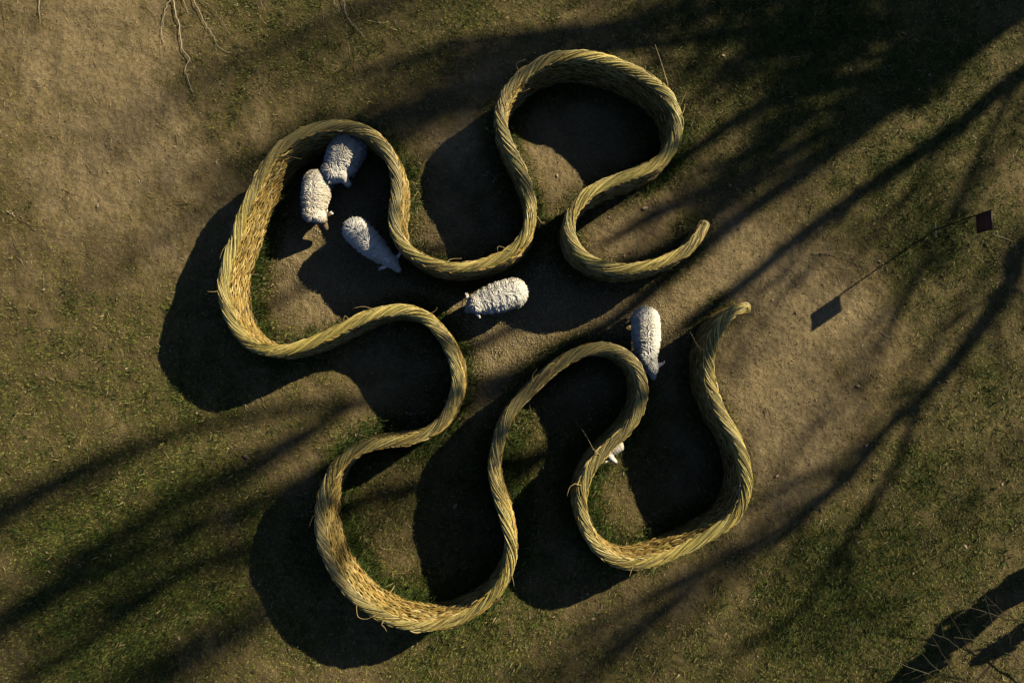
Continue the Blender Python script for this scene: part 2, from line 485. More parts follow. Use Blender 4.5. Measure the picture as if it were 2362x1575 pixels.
# crumbs of dry soil and droppings-sized clods, thicker on the bare ground
k = 110000
cx_ = rng.uniform(-12.3, 12.3, k); cy_ = rng.uniform(-7.9, 9.6, k)
kp = rng.random(k) < np.clip(0.95 - 0.8 * cov_at(cx_, cy_), 0.1, 1)
cx_, cy_ = cx_[kp], cy_[kp]
k = len(cx_)
cr = np.clip(rng.lognormal(-4.95, 0.42, k), 0.003, 0.02)
oc = np.array([[1, 0, 0], [-1, 0, 0], [0, 1, 0], [0, -1, 0], [0, 0, 1], [0, 0, -1]], float)
CV = np.stack([cx_, cy_, ground_z(cx_, cy_) + cr * 0.3], 1)[:, None, :] + oc[None] * cr[:, None, None] * rng.uniform(0.6, 1.3, (k, 6, 1)) * np.array([1, 1, 0.8])
of = np.array([[0, 2, 4], [2, 1, 4], [1, 3, 4], [3, 0, 4], [2, 0, 5], [1, 2, 5], [3, 1, 5], [0, 3, 5]])
CF = (np.arange(k)[:, None, None] * 6 + of[None]).reshape(-1, 3)
cc = np.array([0.15, 0.11, 0.06]) * rng.uniform(0.5, 1.9, (k, 1))
tag(mesh_obj('soil_crumbs', CV.reshape(-1, 3), CF, M_litter, colors=np.repeat(cc, 6, 0), smooth=False), 'dry crumbs of brown soil scattered over the bare ground', 'soil', kind='stuff')


def leaf_mesh(pos, size, az, tilt, curl, cols):
    """curled dead leaves: 3x5 vertex blades"""
    n = len(pos)
    us = np.linspace(-1, 1, 5); ws = np.array([0.12, 0.75, 1.0, 0.7, 0.06])
    vs = np.array([-1, 0, 1.0])
    Lx = us[None, :, None] * size[:, None, None] * np.ones((1, 1, 3))
    Ly = (ws[None, :, None] * vs[None, None, :]) * size[:, None, None] * 0.55
    Lz = (np.abs(vs)[None, None, :] * 0.5 * ws[None, :, None] + 0.35 * us[None, :, None] ** 2) * (size * curl)[:, None, None]
    ca, sa_ = np.cos(az)[:, None, None], np.sin(az)[:, None, None]
    Vx = pos[:, 0, None, None] + ca * Lx - sa_ * Ly
    Vy = pos[:, 1, None, None] + sa_ * Lx + ca * Ly
    Vz = pos[:, 2, None, None] + Lz + Lx * tilt[:, None, None]
    V = np.stack([Vx, Vy, Vz], -1).reshape(-1, 3)
    idx = np.arange(n * 15).reshape(n, 5, 3)
    F = np.stack([idx[:, :-1, :-1], idx[:, 1:, :-1], idx[:, 1:, 1:], idx[:, :-1, 1:]], -1).reshape(-1, 4)
    return V, F, np.repeat(cols, 15, 0)


# leaf litter gathered in the sheltered bends
spots = [(950, 985, 45, 16, 70), (880, 1000, 40, 12, 35), (1000, 960, 25, 25, 25), (1150, 420, 18, 45, 25), (1400, 930, 30, 55, 28), (1650, 1090, 14, 50, 16), (900, 740, 60, 12, 14), (960, 600, 30, 12, 8), (1430, 590, 40, 10, 8)]
lp = []
for (u, v, a, b, k) in spots:
    lp.append(W(rng.normal(u, a, k), rng.normal(v, b, k), 0.0)[:, :2])
lp.append(W(rng.uniform(0, 2362, 170), rng.uniform(0, 1575, 170), 0.0)[:, :2])
lp = np.concatenate(lp)
lp = lp[wall_dist(lp[:, 0], lp[:, 1]) > 0.14]
k = len(lp)
lp3 = np.stack([lp[:, 0], lp[:, 1], ground_z(lp[:, 0], lp[:, 1]) + 0.012], 1)
V, F, C = leaf_mesh(lp3, rng.uniform(0.018, 0.042, k), rng.uniform(0, 6.28, k), rng.uniform(-.2, .2, k), rng.uniform(0.2, 0.8, k),
                    np.array([0.36, 0.27, 0.18]) * rng.uniform(0.4, 1.3, (k, 1)))
tag(mesh_obj('leaf_litter', V, F, M_litter, colors=C), 'small curled dead leaves littering the ground and bends', 'leaf litter', kind='stuff')

# larger single dead leaves
big_leaves = [(402, 339, 'dead leaf left of the upper left bend'), (228, 475, 'curled brown dead leaf near the left edge'), (568, 1053, 'dark curled dead leaf below the left shadow'),
              (1998, 1027, 'pale dead leaf on the grass right of the lower right bend'), (2228, 1261, 'pale dead leaf near the right edge above the shrub'), (1487, 481, 'pale dead leaf inside the small curl at the wall end'),
              (1650, 1100, 'pale dead leaf in the shade of the lower right bend'), (1980, 890, 'small pale dead leaf on the sunlit sandy soil'), (1050, 1167, 'single pale dead leaf in the shade of the lower bend'), (1295, 575, 'torn pale dead leaf beside the wall in the middle')]
for i, (u, v, lab) in enumerate(big_leaves):
    p = W(u, v, 0.0)
    p[2] = ground_z(p[0:1], p[1:2])[0] + 0.012
    V, F, C = leaf_mesh(p[None], np.array([0.042 + 0.010 * (i % 3)]), np.array([1.3 * i]), np.array([0.1]), np.array([0.25 + 0.1 * (i % 4)]), np.array([[0.36, 0.27, 0.18]]) * (0.5 if 'dark' in lab else 1))
    o = mesh_obj('dead_leaf', V, F, M_litter, colors=C)
    tag(o, lab, 'leaf', 'single dead leaves on the ground')
    so = o.modifiers.new('thickness', 'SOLIDIFY'); so.thickness = 0.002

# ------------------------------------------------------------------ the woven willow wall
wall = empty('willow_wall', tuple(WP(np.array([0.0]), np.array([0.0]), 0.0)[0]))
tag(wall, 'long serpentine wall of woven willow with a rope-like twisted rim', 'wall')
# core: closed ribbon, added inside the weave so no light leaks through
cs_ = np.linspace(0, STOT, 900)
prof = []
for (o_, zf) in [(1, -0.06), (1, 0.3), (1, 0.62), (1, 0.88), (0.7, 0.97), (0, 0.99), (-0.7, 0.97), (-1, 0.88), (-1, 0.62), (-1, 0.3), (-1, -0.06)]:
    zz = ztop(cs_) * zf if zf > 0 else np.full_like(cs_, zf)
    prof.append(WP(cs_, o_ * (halfw(cs_, zz) - 0.022), 0.0) + np.stack([0 * zz, 0 * zz, zz], 1))
prof = np.stack(prof, 1)
npf = prof.shape[1]
idx = np.arange(900 * npf).reshape(900, npf)
F = np.stack([idx[:-1, :], np.roll(idx[:-1, :], -1, 1), np.roll(idx[1:, :], -1, 1), idx[1:, :]], -1).reshape(-1, 4)
VV = prof.reshape(-1, 3)
ends = []
for e in (0, 899):
    VV = np.concatenate([VV, prof[e].mean(0, keepdims=True)]); ci = len(VV) - 1
    for j in range(npf):
        a, b = idx[e, j], idx[e, (j + 1) % npf]
        ends.append([a, b, ci, ci] if e else [b, a, ci, ci])
core = mesh_obj('core', VV, F, M_core, wall)
# rows of woven rods on both faces
pal = np.array([[0.33, 0.235, 0.060], [0.44, 0.33, 0.115], [0.27, 0.175, 0.035], [0.22, 0.175, 0.042], [0.36, 0.225, 0.050], [0.50, 0.39, 0.17], [0.13, 0.085, 0.022], [0.40, 0.29, 0.085]])
for side in (1, -1):
    rows = np.arange(0.0, 1.0, 0.058)
    s0l, zl, stepl = [], [], []
    for ri, z in enumerate(rows):
        step = 0.118
        s = np.arange(0.05, STOT - 0.1, step) + (ri % 2) * 0.059
        s = s + rng.normal(0, 0.02, len(s))
        s0l.append(s); zl.append(np.full(len(s), z))
    s0 = np.concatenate(s0l); zr = np.concatenate(zl)
    n = len(s0)
    Ln = rng.uniform(0.20, 0.36, n)
    slope = rng.normal(0.24, 0.09, n)
    K = 6
    u = np.linspace(0, 1, K)
    S = s0[:, None] + Ln[:, None] * (u - 0.5)[None]
    S = np.clip(S, 0.0, STOT)
    Z = zr[:, None] + 0.022 + slope[:, None] * Ln[:, None] * (u - 0.5)[None] * side + rng.normal(0, 0.006, (n, 1))
    Z = np.clip(Z, 0.0, ztop(S) - 0.05)
    bul = np.sin(math.pi * u) ** 0.8
    off = halfw(S, Z) - 0.03 + (0.042 + rng.normal(0, 0.009, (n, 1))) * bul[None]
    # a few rods let an end spring free of the weave
    free = rng.random(n) < 0.05
    off = off + np.where(free[:, None], (np.clip(u - 0.6, 0, 1) * 0.12)[None], 0)
    P = WP(S, side * off, 0.0); P[..., 2] = Z
    R = rng.uniform(0.011, 0.019, (n, 1)) * np.array([0.55, 0.95, 1, 1, 0.85, 0.3])[None]
    c = pal[rng.integers(0, len(pal), n)] * rng.uniform(0.65, 1.25, (n, 1))
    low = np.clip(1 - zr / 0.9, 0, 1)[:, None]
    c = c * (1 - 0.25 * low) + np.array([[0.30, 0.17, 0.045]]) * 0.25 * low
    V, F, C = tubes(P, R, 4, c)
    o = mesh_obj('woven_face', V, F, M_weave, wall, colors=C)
    o['kind'] = 'stuff'
# twisted rim: bundles of rods laid over the crest
NBUN = 298
RB = 0.095
pal_r = np.array([[0.34, 0.28, 0.078], [0.45, 0.37, 0.12], [0.28, 0.245, 0.066], [0.52, 0.43, 0.165], [0.36, 0.265, 0.055], [0.21, 0.20, 0.058], [0.42, 0.315, 0.09], [0.14, 0.105, 0.03]])
ang_v = np.random.default_rng(9).uniform(0.68, 1.4, 60); thk_v = np.random.default_rng(10).uniform(0.86, 1.16, 130)
s_b = np.linspace(0.06, STOT - 0.06, NBUN)
for bi in range(NBUN):
    NR = 12
    Lr = np.interp(s_b[bi], np.linspace(0, STOT, 60), ang_v) + rng.uniform(-0.14, 0.14, NR)
    thk = np.interp(s_b[bi], np.linspace(0, STOT, 130), thk_v)
    sc = s_b[bi] + np.linspace(-0.088, 0.088, NR) + rng.normal(0, 0.010, NR)
    K = 10
    u = np.linspace(0, 1, K)
    phi0 = -1.75 + rng.normal(0, 0.18, NR); phi1 = 1.75 + rng.normal(0, 0.25, NR)
    PHI = phi0[:, None] + (phi1 - phi0)[:, None] * u[None]
    S = np.clip(sc[:, None] + Lr[:, None] * (u - 0.5)[None], -0.03, STOT + 0.03)
    lobe = 0.014 * np.sin(np.linspace(0.1, math.pi - 0.1, NR))
    tuck = np.array([-0.03, -0.012, 0, 0, 0, 0, 0, 0, -0.004, -0.004])
    rad = RB * thk - 0.010 + lobe[:, None] + rng.normal(0, 0.0065, (NR, 1)) + tuck[None] + 0.006 * np.sin(5 * u + rng.uniform(0, 6))[None]
    e = np.minimum(S, STOT - S)
    shr = 0.55 + 0.45 * np.clip(e / 0.7, 0, 1) ** 0.7
    offs = rad * shr * np.sin(PHI)
    zz = ztop(S) - 0.075 + rad * 0.62 * shr * np.cos(PHI)
    P = WP(S, offs, 0.0); P[..., 2] = zz
    R = rng.uniform(0.0055, 0.0105, (NR, 1)) * np.linspace(1.15, 0.6, K)[None]
    R[:, 0] *= 0.6; R[:, -1] *= 0.5
    c = pal_r[rng.integers(0, len(pal_r), NR)] * rng.uniform(0.5, 1.5, (NR, 1)) * rng.uniform(0.9, 1.12)
    wea = float(np.clip(fbm(np.array([s_b[bi]]), np.array([0.0]), 1.7, 77, 2)[0] * 1.2, 0, 0.55))      # weathered stretches
    c = c * (1 - wea) + np.array([0.20, 0.165, 0.085]) * rng.uniform(0.6, 1.3, (NR, 1)) * wea
    V, F, C = tubes(P, R, 4, c)
    mesh_obj('rim_bundle', V, F, M_willow, wall, colors=C)
# rods bent round the two free ends
for e in (0, 1):
    sE = 0.0 if e == 0 else STOT
    sg = -1 if e == 0 else 1
    zs = np.arange(0.02, float(ztop(sE)) - 0.06, 0.032)
    n = len(zs); K = 13
    th = np.linspace(-1, 1, K)
    ww = halfw(np.full(n, sE), zs)[:, None] + 0.004
    lead = 0.32
    S = np.where(np.abs(th) > 0.5, sE - sg * (np.abs(th) - 0.5) * 2 * lead, sE + sg * np.sqrt(np.clip(1 - (th * 2) ** 2, 0, 1)) * 0.06)[None] * np.ones((n, 1))
    O = np.where(np.abs(th) > 0.5, np.sign(th), np.sin(th * math.pi))[None] * ww * (1 + 0.6 * np.clip(np.abs(th) - 0.5, 0, 1))[None]
    P = WP(S, O, 0.0)
    P[..., 2] = zs[:, None] + rng.normal(0, 0.008, (n, K)).cumsum(1) * 0.3
    R = rng.uniform(0.011, 0.016, (n, 1)) * np.ones((1, K)); R[:, 0] *= .4; R[:, -1] *= .4
    V, F, C = tubes(P, R, 4, pal[rng.integers(0, len(pal), n)] * rng.uniform(0.8, 1.2, (n, 1)))
    o = mesh_obj('end_binding', V, F, M_weave, wall, colors=C); o['kind'] = 'stuff'
    # crest rods bent round the end in nested hairpins
    rr_ = np.linspace(0.012, 0.098, 9); n = len(rr_); K = 19
    t = np.linspace(-1, 1, K)
    arc = np.clip(np.abs(t) / 0.45, 0, 1)
    S = np.where(np.abs(t)[None] <= 0.45, sE + sg * (rr_[:, None] * np.cos(arc * math.pi / 2)[None] * 0.8), sE - sg * ((np.abs(t) - 0.45) / 0.55 * 0.5)[None] * np.ones((n, 1)))
    O = np.where(np.abs(t)[None] <= 0.45, np.sign(t)[None] * rr_[:, None] * np.sin(arc * math.pi / 2)[None], np.sign(t)[None] * rr_[:, None] * np.ones((1, K)))
    zc = ztop(np.clip(S, 0, STOT))
    Zc = zc - 0.01 - 0.07 * (rr_[:, None] / 0.1) ** 2 - 0.10 * (np.clip(np.abs(t) - 0.45, 0, 1) / 0.55)[None] ** 1.3
    P = WP(S, O, 0.0); P[..., 2] = Zc + rng.normal(0, 0.004, (n, K))
    R = rng.uniform(0.009, 0.014, (n, 1)) * np.ones((1, K))
    V, F, C = tubes(P, R, 4, pal_r[rng.integers(0, len(pal_r), n)] * rng.uniform(0.8, 1.2, (n, 1)))
    mesh_obj('end_fold', V, F, M_willow, wall, colors=C)
# stray rods springing out of the rim (photo pixels root -> tip)
strays = [[(1541, 198), (1527, 150), (1511, 103)], [(1193, 158), (1192, 146), (1212, 138)], [(1190, 212), (1205, 212), (1222, 205)], [(1572, 333), (1583, 328), (1588, 315)],
          [(1571, 240), (1576, 228), (1583, 212)], [(1573, 265), (1579, 250), (1580, 240)], [(655, 358), (675, 363), (695, 367)], [(532, 556), (515, 575), (506, 600)],
          [(946, 470), (957, 452), (965, 440)], [(505, 671), (492, 673), (478, 672)], [(868, 716), (840, 707), (815, 711)], [(806, 738), (796, 728), (792, 742)],
          [(995, 722), (1005, 716), (1008, 709)], [(1640, 815), (1612, 800), (1592, 765)], [(1368, 1035), (1355, 1010), (1341, 988)], [(1326, 1115), (1314, 1124), (1308, 1144)],
          [(822, 1398), (826, 1422), (846, 1427), (866, 1418)], [(722, 1190), (716, 1205), (713, 1215)], [(1180, 1325), (1184, 1340), (1186, 1352)], [(1182, 1240), (1195, 1255), (1190, 1280)],
          [(1240, 500), (1250, 515), (1255, 512)], [(1178, 577), (1150, 568), (1148, 580)], [(1030, 606), (1040, 598), (1065, 596)], [(1378, 795), (1385, 788), (1392, 786)],
          [(1230, 880), (1228, 866), (1238, 852)], [(1640, 905), (1628, 890), (1624, 874)], [(1730, 1120), (1740, 1128), (1748, 1130)], [(880, 1440), (888, 1448), (892, 1456)],
          [(1460, 1307), (1455, 1320), (1452, 1330)], [(1365, 1230), (1368, 1215), (1362, 1190)]]
for st in strays:
    st = np.array(st, float)
    p0 = W(st[0, 0], st[0, 1], RIM_H - 0.03)
    zz = RIM_H - 0.03 + np.linspace(0, 1, len(st)) * rng.uniform(-0.12, 0.12)
    P = smooth_path(W(st[:, 0], st[:, 1], zz), 9)
    # root inside the rim
    j = np.argmin(((CL - P[0, :2]) ** 2).sum(1))
    P = np.concatenate([[[CL[j, 0], CL[j, 1], RIM_H - 0.06]], P])
    V, F, C = tubes(P[None], np.linspace(0.0058, 0.0024, len(P))[None], 4, np.array([[0.48, 0.36, 0.15]]) * rng.uniform(0.7, 1.1))
    mesh_obj('stray_rod', V, F, M_willow, wall, colors=C)


# ------------------------------------------------------------------ sheep
def ellipsoid(c, ax, r, seg=14, ring=9):
    """c centre, ax 3x3 rows = axes, r radii"""
    th = np.linspace(0, math.pi, ring)[1:-1]; ph = np.arange(seg) * 2 * math.pi / seg
    pts = [[0, 0, 1.0]] + [[math.sin(t) * math.cos(p), math.sin(t) * math.sin(p), math.cos(t)] for t in th for p in ph] + [[0, 0, -1.0]]
    V = (np.array(pts) * np.array(r)) @ np.array(ax) + np.array(c)
    F = []
    nr = len(th)
    for j in range(seg):
        F.append([0, 1 + j, 1 + (j + 1) % seg])
        for i in range(nr - 1):
            a = 1 + i * seg + j; b = 1 + i * seg + (j + 1) % seg
            F.append([a, a + seg, b + seg]); F.append([a, b + seg, b])
        a = 1 + (nr - 1) * seg + j; b = 1 + (nr - 1) * seg + (j + 1) % seg
        F.append([a, len(pts) - 1, b])
    return V, np.array(F)


def unit(v):
    v = np.asarray(v, float); return v / (np.linalg.norm(v) + 1e-9)


def frame(d):
    """rows: forward, left, up for direction d"""
    f = unit(d); l = np.cross([0, 0, 1.0], f)
    l = unit(l) if np.linalg.norm(l) > 1e-3 else np.array([0, 1.0, 0])
    return np.stack([f, l, np.cross(f, l)])


def make_sheep(name, label, rump, shoulder, head, muzzle, width, back=0.72, group=None, lamb=False, seed=1, dark_face=False, lock_len=0.085, silky=False, tail_px=None, cat='sheep', tone=(0.80, 0.77, 0.72), ear_len=0.16):
    """rump / shoulder / head (poll) / muzzle: photo pixel + height"""
    r = np.random.default_rng(seed)
    sc = 0.5 if lamb else 1.0
    Rp, Sp, Hp, Mp = [W(a[0], a[1], a[2]) for a in (rump, shoulder, head, muzzle)]
    gz = float(ground_z(np.array([Sp[0]]), np.array([Sp[1]]))[0])
    hw = width / 2
    ax = unit(np.array([Sp[0] - Rp[0], Sp[1] - Rp[1], 0.0]))
    lat = np.array([-ax[1], ax[0], 0.0])
    zc = back - hw * 1.02
    rz = hw * 1.0
    A = np.array([Rp[0], Rp[1], zc]) + ax * hw * 0.78
    B = np.array([Sp[0], Sp[1], zc]) - ax * hw * 0.2
    prim = []
    FR = np.stack([ax, lat, [0, 0, 1.0]])
    for t in np.linspace(0, 1, 6):
        c = A * (1 - t) + B * t
        k = 0.93 + 0.12 * math.sin(math.pi * (t * 0.9 + 0.1)) - 0.10 * t
        prim.append(ellipsoid(c + np.array([0, 0, 0.012 * math.cos(3 * t)]), FR, (hw * 0.95, hw * k, rz * k)))
    # neck
    N0 = B + ax * hw * 0.45 + np.array([0, 0, hw * 0.15])
    for t in np.linspace(0, 1, 7):
        c = N0 * (1 - t) + Hp * t
        rr = hw * (0.66 * (1 - t)) + (0.135 if not lamb else 0.06) * t
        prim.append(ellipsoid(c, frame(Hp - N0), (rr * 1.1, rr, rr)))
    # head
    hd = Mp - Hp; hl = np.linalg.norm(hd); HF = frame(hd)
    for t in np.linspace(0, 1, 6):
        rr = (0.120 * (1 - t) + 0.072 * t) * (0.62 if lamb else 1)
        prim.append(ellipsoid(Hp + hd * t, HF, (rr * 1.15, rr * 0.92, rr * 1.08), 12, 8))
    # ears, slightly back and out
    for sg in (-1, 1):
        dr = unit(HF[1] * sg * 0.95 - HF[0] * 0.18 + np.array([0, 0, 0.12]))
        el_ = ear_len * (0.62 if lamb else 1)
        c = Hp + HF[1] * sg * 0.08 * sc + HF[0] * 0.02 + dr * el_ * 0.55 + np.array([0, 0, 0.035 * sc])
        E = frame(dr)
        prim.append(ellipsoid(c, E, (el_ * 0.6, el_ * 0.26, 0.014 if not lamb else 0.011), 12, 8))
    # legs: hip/shoulder - knee/hock - ankle - hoof, all reaching the ground under them
    feet = []
    for fore in (0, 1):
        for sg in (-1, 1):
            root = (B - ax * hw * 0.05 if fore else A - ax * hw * 0.05) + lat * sg * hw * 0.52 - np.array([0, 0, rz * 0.35])
            swing = r.uniform(-0.07, 0.07) * sc
            h = root[2]
            if fore:
                pts = [root, root + ax * (0.02 * sc + swing * .4) - np.array([0, 0, h * 0.52]), root + ax * swing - np.array([0, 0, h * 0.88]), None]
            else:
                pts = [root, root + ax * (0.07 * sc + swing * .3) - np.array([0, 0, h * 0.30]), root + ax * (-0.07 * sc + swing) - np.array([0, 0, h * 0.60]), None]
            foot = pts[2] + ax * (0.03 * sc if fore else 0.02 * sc)
            fz = float(ground_z(foot[0:1], foot[1:2])[0])
            pts[3] = np.array([foot[0], foot[1], fz + 0.035 * sc])
            rad = [0.085, 0.042, 0.032, 0.036] if fore else [0.12, 0.075, 0.038, 0.036]
            rad = [q * (0.55 if lamb else 1) for q in rad]
            for i in range(3):
                m = 7
                for t in np.linspace(0, 1, m):
                    c = pts[i] * (1 - t) + pts[i + 1] * t; rr = rad[i] * (1 - t) + rad[i + 1] * t
                    prim.append(ellipsoid(c, np.eye(3), (rr, rr, rr), 10, 7))
            prim.append(ellipsoid(pts[3] + ax * 0.015 * sc, FR, (0.05 * sc, 0.036 * sc, 0.035 * sc), 10, 7))
    # tail
    T0 = A - ax * hw * 0.80 + np.array([0, 0, rz * 0.05])
    T1 = T0 - ax * 0.015 * sc - np.array([0, 0, 0.26 * sc])
    for t in np.linspace(0, 1, 5):
        rr = (0.05 - 0.02 * t) * sc
        prim.append(ellipsoid(T0 * (1 - t) + T1 * t, np.eye(3), (rr, rr, rr), 10, 7))
    Vs, Fs, o_ = [], [], 0
    for v, f in prim:
        Vs.append(v); Fs.append(f + o_); o_ += len(v)
    V = np.concatenate(Vs); F = np.concatenate(Fs)
    me = bpy.data.meshes.new('tmp'); me.from_pydata(V.tolist(), [], F.tolist())
    to = bpy.data.objects.new('tmp', me); COL.objects.link(to)
    rm = to.modifiers.new('r', 'REMESH'); rm.mode = 'VOXEL'; rm.voxel_size = 0.012 if not lamb else 0.008
    sm = to.modifiers.new('s', 'SMOOTH'); sm.iterations = 4; sm.factor = 0.5
    dg = bpy.context.evaluated_depsgraph_get()
    ev = to.evaluated_get(dg)
    bm_ = bpy.data.meshes.new_from_object(ev)
    bpy.data.objects.remove(to)
    nv = len(bm_.vertices)
    co = np.empty(nv * 3, np.float32); bm_.vertices.foreach_get('co', co); co = co.reshape(-1, 3)
    no = np.empty(nv * 3, np.float32); bm_.vertices.foreach_get('normal', no); no = no.reshape(-1, 3)
    # colour: face and legs differ from the fleece ground
    th_ = np.clip(((co - Hp) @ HF[0]) / hl, -1, 1.3)
    dh = np.linalg.norm(co - (Hp + np.clip(th_, 0, 1)[:, None] * hd), axis=1)
    face = np.clip((th_ + 0.05) / 0.25, 0, 1) * (dh < 0.16)
    earm = (np.abs((co - Hp) @ HF[1]) > 0.125 * (0.6 if lamb else 1)) & (np.abs(th_) < 0.6) & (np.linalg.norm(co - Hp, axis=1) < 0.34 * sc)
    face = np.maximum(face, earm * 1.0)
    colr = np.tile(np.array(tone) * 0.55, (nv, 1))  # darker under the wool: shade between locks put into the colour
    fc = np.array([0.20, 0.15, 0.085]) if dark_face else np.array(tone) * np.array([0.82, 0.80, 0.78])
    colr = colr * (1 - face[:, None]) + fc * face[:, None]
    muz = np.clip((th_ - 0.9) / 0.2, 0, 1) * (dh < 0.12)
    colr = colr * (1 - muz[:, None]) + np.array([0.10, 0.075, 0.07]) * muz[:, None]
    legm = np.clip((0.26 * (back / 0.72) - co[:, 2]) / 0.06, 0, 1)[:, None] * (1 - face[:, None])
    colr = colr * (1 - legm) + np.array(tone) * 0.75 * legm
    hoof = (co[:, 2] < gz + 0.045 * sc)[:, None]
    colr = np.where(hoof & (face[:, None] < 0.5), np.array([0.06, 0.05, 0.04]), colr)
    ca = bm_.color_attributes.new('Col', 'FLOAT_COLOR', 'POINT')
    c4 = np.ones((nv, 4), np.float32); c4[:, :3] = colr; ca.data.foreach_set('color', c4.ravel())
    bm_.polygons.foreach_set('use_smooth', np.ones(len(bm_.polygons), bool))
    bm_.materials.clear(); bm_.materials.append(M_skin)
    root = empty(name, (float(Sp[0] + Rp[0]) / 2, float(Sp[1] + Rp[1]) / 2, gz))
    tag(root, label, cat, group)
    bm_.name = 'body'
    bo = bpy.data.objects.new('body', bm_); COL.objects.link(bo); bo.parent = root; bo.location = -root.location
    # fleece: locks combed away from the spine
    ok = (co[:, 2] > 0.36 * back) & ((th_ < 0.22) | (dh > 0.2 * sc)) & ~((dh > 0.115 * sc) & (th_ > -0.25) & (th_ < 0.5) & (dh < 0.24 * sc))
    cand = np.where(ok)[0]
    nl = int(7000 * (0.4 if lamb else 1.0))
    w8 = 0.25 + np.clip(no[cand, 2], 0, 1)
    pick = r.choice(cand, nl, p=w8 / w8.sum())
    p = co[pick]; nn = no[pick]
    # nearest point of the spine line rump - shoulder - head
    sp_pts = np.concatenate([np.linspace(A - ax * hw * 0.3, B + ax * hw * 0.3, 12), np.linspace(N0, Hp, 6)])
    d2 = ((p[:, None, :2] - sp_pts[None, :, :2]) ** 2).sum(2)
    q = sp_pts[d2.argmin(1)]
    away = p - q; away[:, 2] = 0
    al = np.linalg.norm(away, axis=1, keepdims=True)
    away = away / (al + 1e-6) * np.clip(al / (hw * 0.3), 0.25, 1)
    part = np.exp(-(al / (hw * 0.16)) ** 2)
    flow = away - np.array([0, 0, 0.45]) - ax * (0.55 if silky else 0.18) + r.normal(0, 0.12, (nl, 3))
    flow = flow - (flow * nn).sum(1, keepdims=True) * nn
    flow /= np.linalg.norm(flow, axis=1, keepdims=True) + 1e-6
    Lk = lock_len * 1.15 * r.uniform(0.7, 1.25, nl) * (0.5 if lamb else 1) * np.where(th_[pick] > -0.6, 0.5, 1.0)
    rise = r.uniform(0.05, 0.22, nl) * (0.55 if silky else 1.0)
    u = np.array([0, 0.35, 0.7, 1.0])
    P = p[:, None, :] + flow[:, None, :] * (Lk[:, None] * u[None])[..., None] + nn[:, None, :] * ((Lk * rise)[:, None] * np.array([-0.1, 0.45, 0.62, 0.45])[None])[..., None]
    Rr = (0.0102 * (0.5 if lamb else 1) * r.uniform(0.7, 1.2, nl))[:, None] * np.array([0.7, 1.0, 0.75, 0.12])[None]
    base_c = np.array(tone) * r.uniform(0.82, 1.1, (nl, 1))
    base_c = np.clip(base_c, 0, 0.88)
    # the wool is yellower low on the flank and at the rump
    yel = np.clip((0.62 * back - p[:, 2]) / 0.2, 0, 1)[:, None] * 0.5 + 0.35 * np.clip(-((p - A) @ ax) / hw - 0.35, 0, 1)[:, None]
    base_c = base_c * (1 - np.clip(yel, 0, 0.6)) + np.array([0.58, 0.47, 0.28]) * np.clip(yel, 0, 0.6)
    stain = np.clip(fbm(p[:, 0] + seed, p[:, 1], 0.22, 90 + seed, 2) * 1.1 + 0.05, 0, 0.45)[:, None]
    base_c = base_c * (1 - stain) + np.array([0.56, 0.49, 0.36]) * stain
    kc = np.array([0.5, 0.93, 1.0, 1.0])  # roots darkened: painted shade in the gaps of the fleece
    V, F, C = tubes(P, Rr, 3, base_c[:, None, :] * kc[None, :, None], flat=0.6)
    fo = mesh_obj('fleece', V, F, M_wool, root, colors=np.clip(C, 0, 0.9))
    # eyes
    for sg in (-1, 1):
        ec = Hp + hd * 0.35 + HF[1] * sg * (0.075 if not lamb else 0.047) + HF[2] * 0.02
        v, f = ellipsoid(ec, np.eye(3), (0.014 * (0.7 if lamb else 1),) * 3, 10, 7)
        mesh_obj('eye', v, f, M_eye, bo)
    return root


GS = 'sheep inside the willow wall'
make_sheep('sheep', 'fluffy bluish white sheep pressed against the upper left bend, head turned aside', (822, 314, .55), (776, 388, .55), (785, 403, .58), (804, 426, .40), 0.68, back=0.82, group=GS, seed=11, tone=(0.82, 0.79, 0.73), lock_len=0.10)
make_sheep('sheep', 'cream sheep with dark face heading down beside its fluffier neighbour', (731, 396, .55), (721, 486, .55), (739, 503, .50), (750, 524, .30), 0.53, group=GS, seed=12, dark_face=True, tone=(0.83, 0.77, 0.66), lock_len=0.085)
make_sheep('sheep', 'slender silky white sheep walking towards the wall with ears out', (806, 517, .55), (872, 580, .55), (903, 604, .60), (919, 623, .42), 0.47, back=0.78, group=GS, seed=13, silky=True, tone=(0.84, 0.81, 0.75), lock_len=0.11)
make_sheep('sheep', 'round white sheep alone in the shaded middle passage, rump to the right', (1209, 666, .55), (1108, 698, .55), (1090, 706, .47), (1079, 716, .24), 0.56, group=GS, seed=14, tone=(0.84, 0.81, 0.75), lock_len=0.09)
make_sheep('sheep', 'sunlit white sheep squeezing past the end of the lower arch', (1490, 713, .55), (1494, 815, .55), (1503, 849, .52), (1506, 869, .28), 0.53, group=GS, seed=15, tone=(0.86, 0.83, 0.76), lock_len=0.08)
make_sheep('lamb', 'small white lamb peeking out beside the wall with its head turned', (1434, 1023, .28), (1406, 1046, .28), (1406, 1053, .33), (1420, 1065, .27), 0.20, back=0.40, lamb=True, seed=16, tone=(0.80, 0.74, 0.68), lock_len=0.05, cat='lamb')

# ------------------------------------------------------------------ sign on a pole
def box(c, ax, half):
    V = []
    for sx in (-1, 1):
        for sy in (-1, 1):
            for sz in (-1, 1):
                V.append(np.array(c) + sx * half[0] * ax[0] + sy * half[1] * ax[1] + sz * half[2] * ax[2])
    F = [[0, 1, 3, 2], [4, 6, 7, 5], [0, 4, 5, 1], [2, 3, 7, 6], [0, 2, 6, 4], [1, 5, 7, 3]]
    return np.array(V), np.array(F)


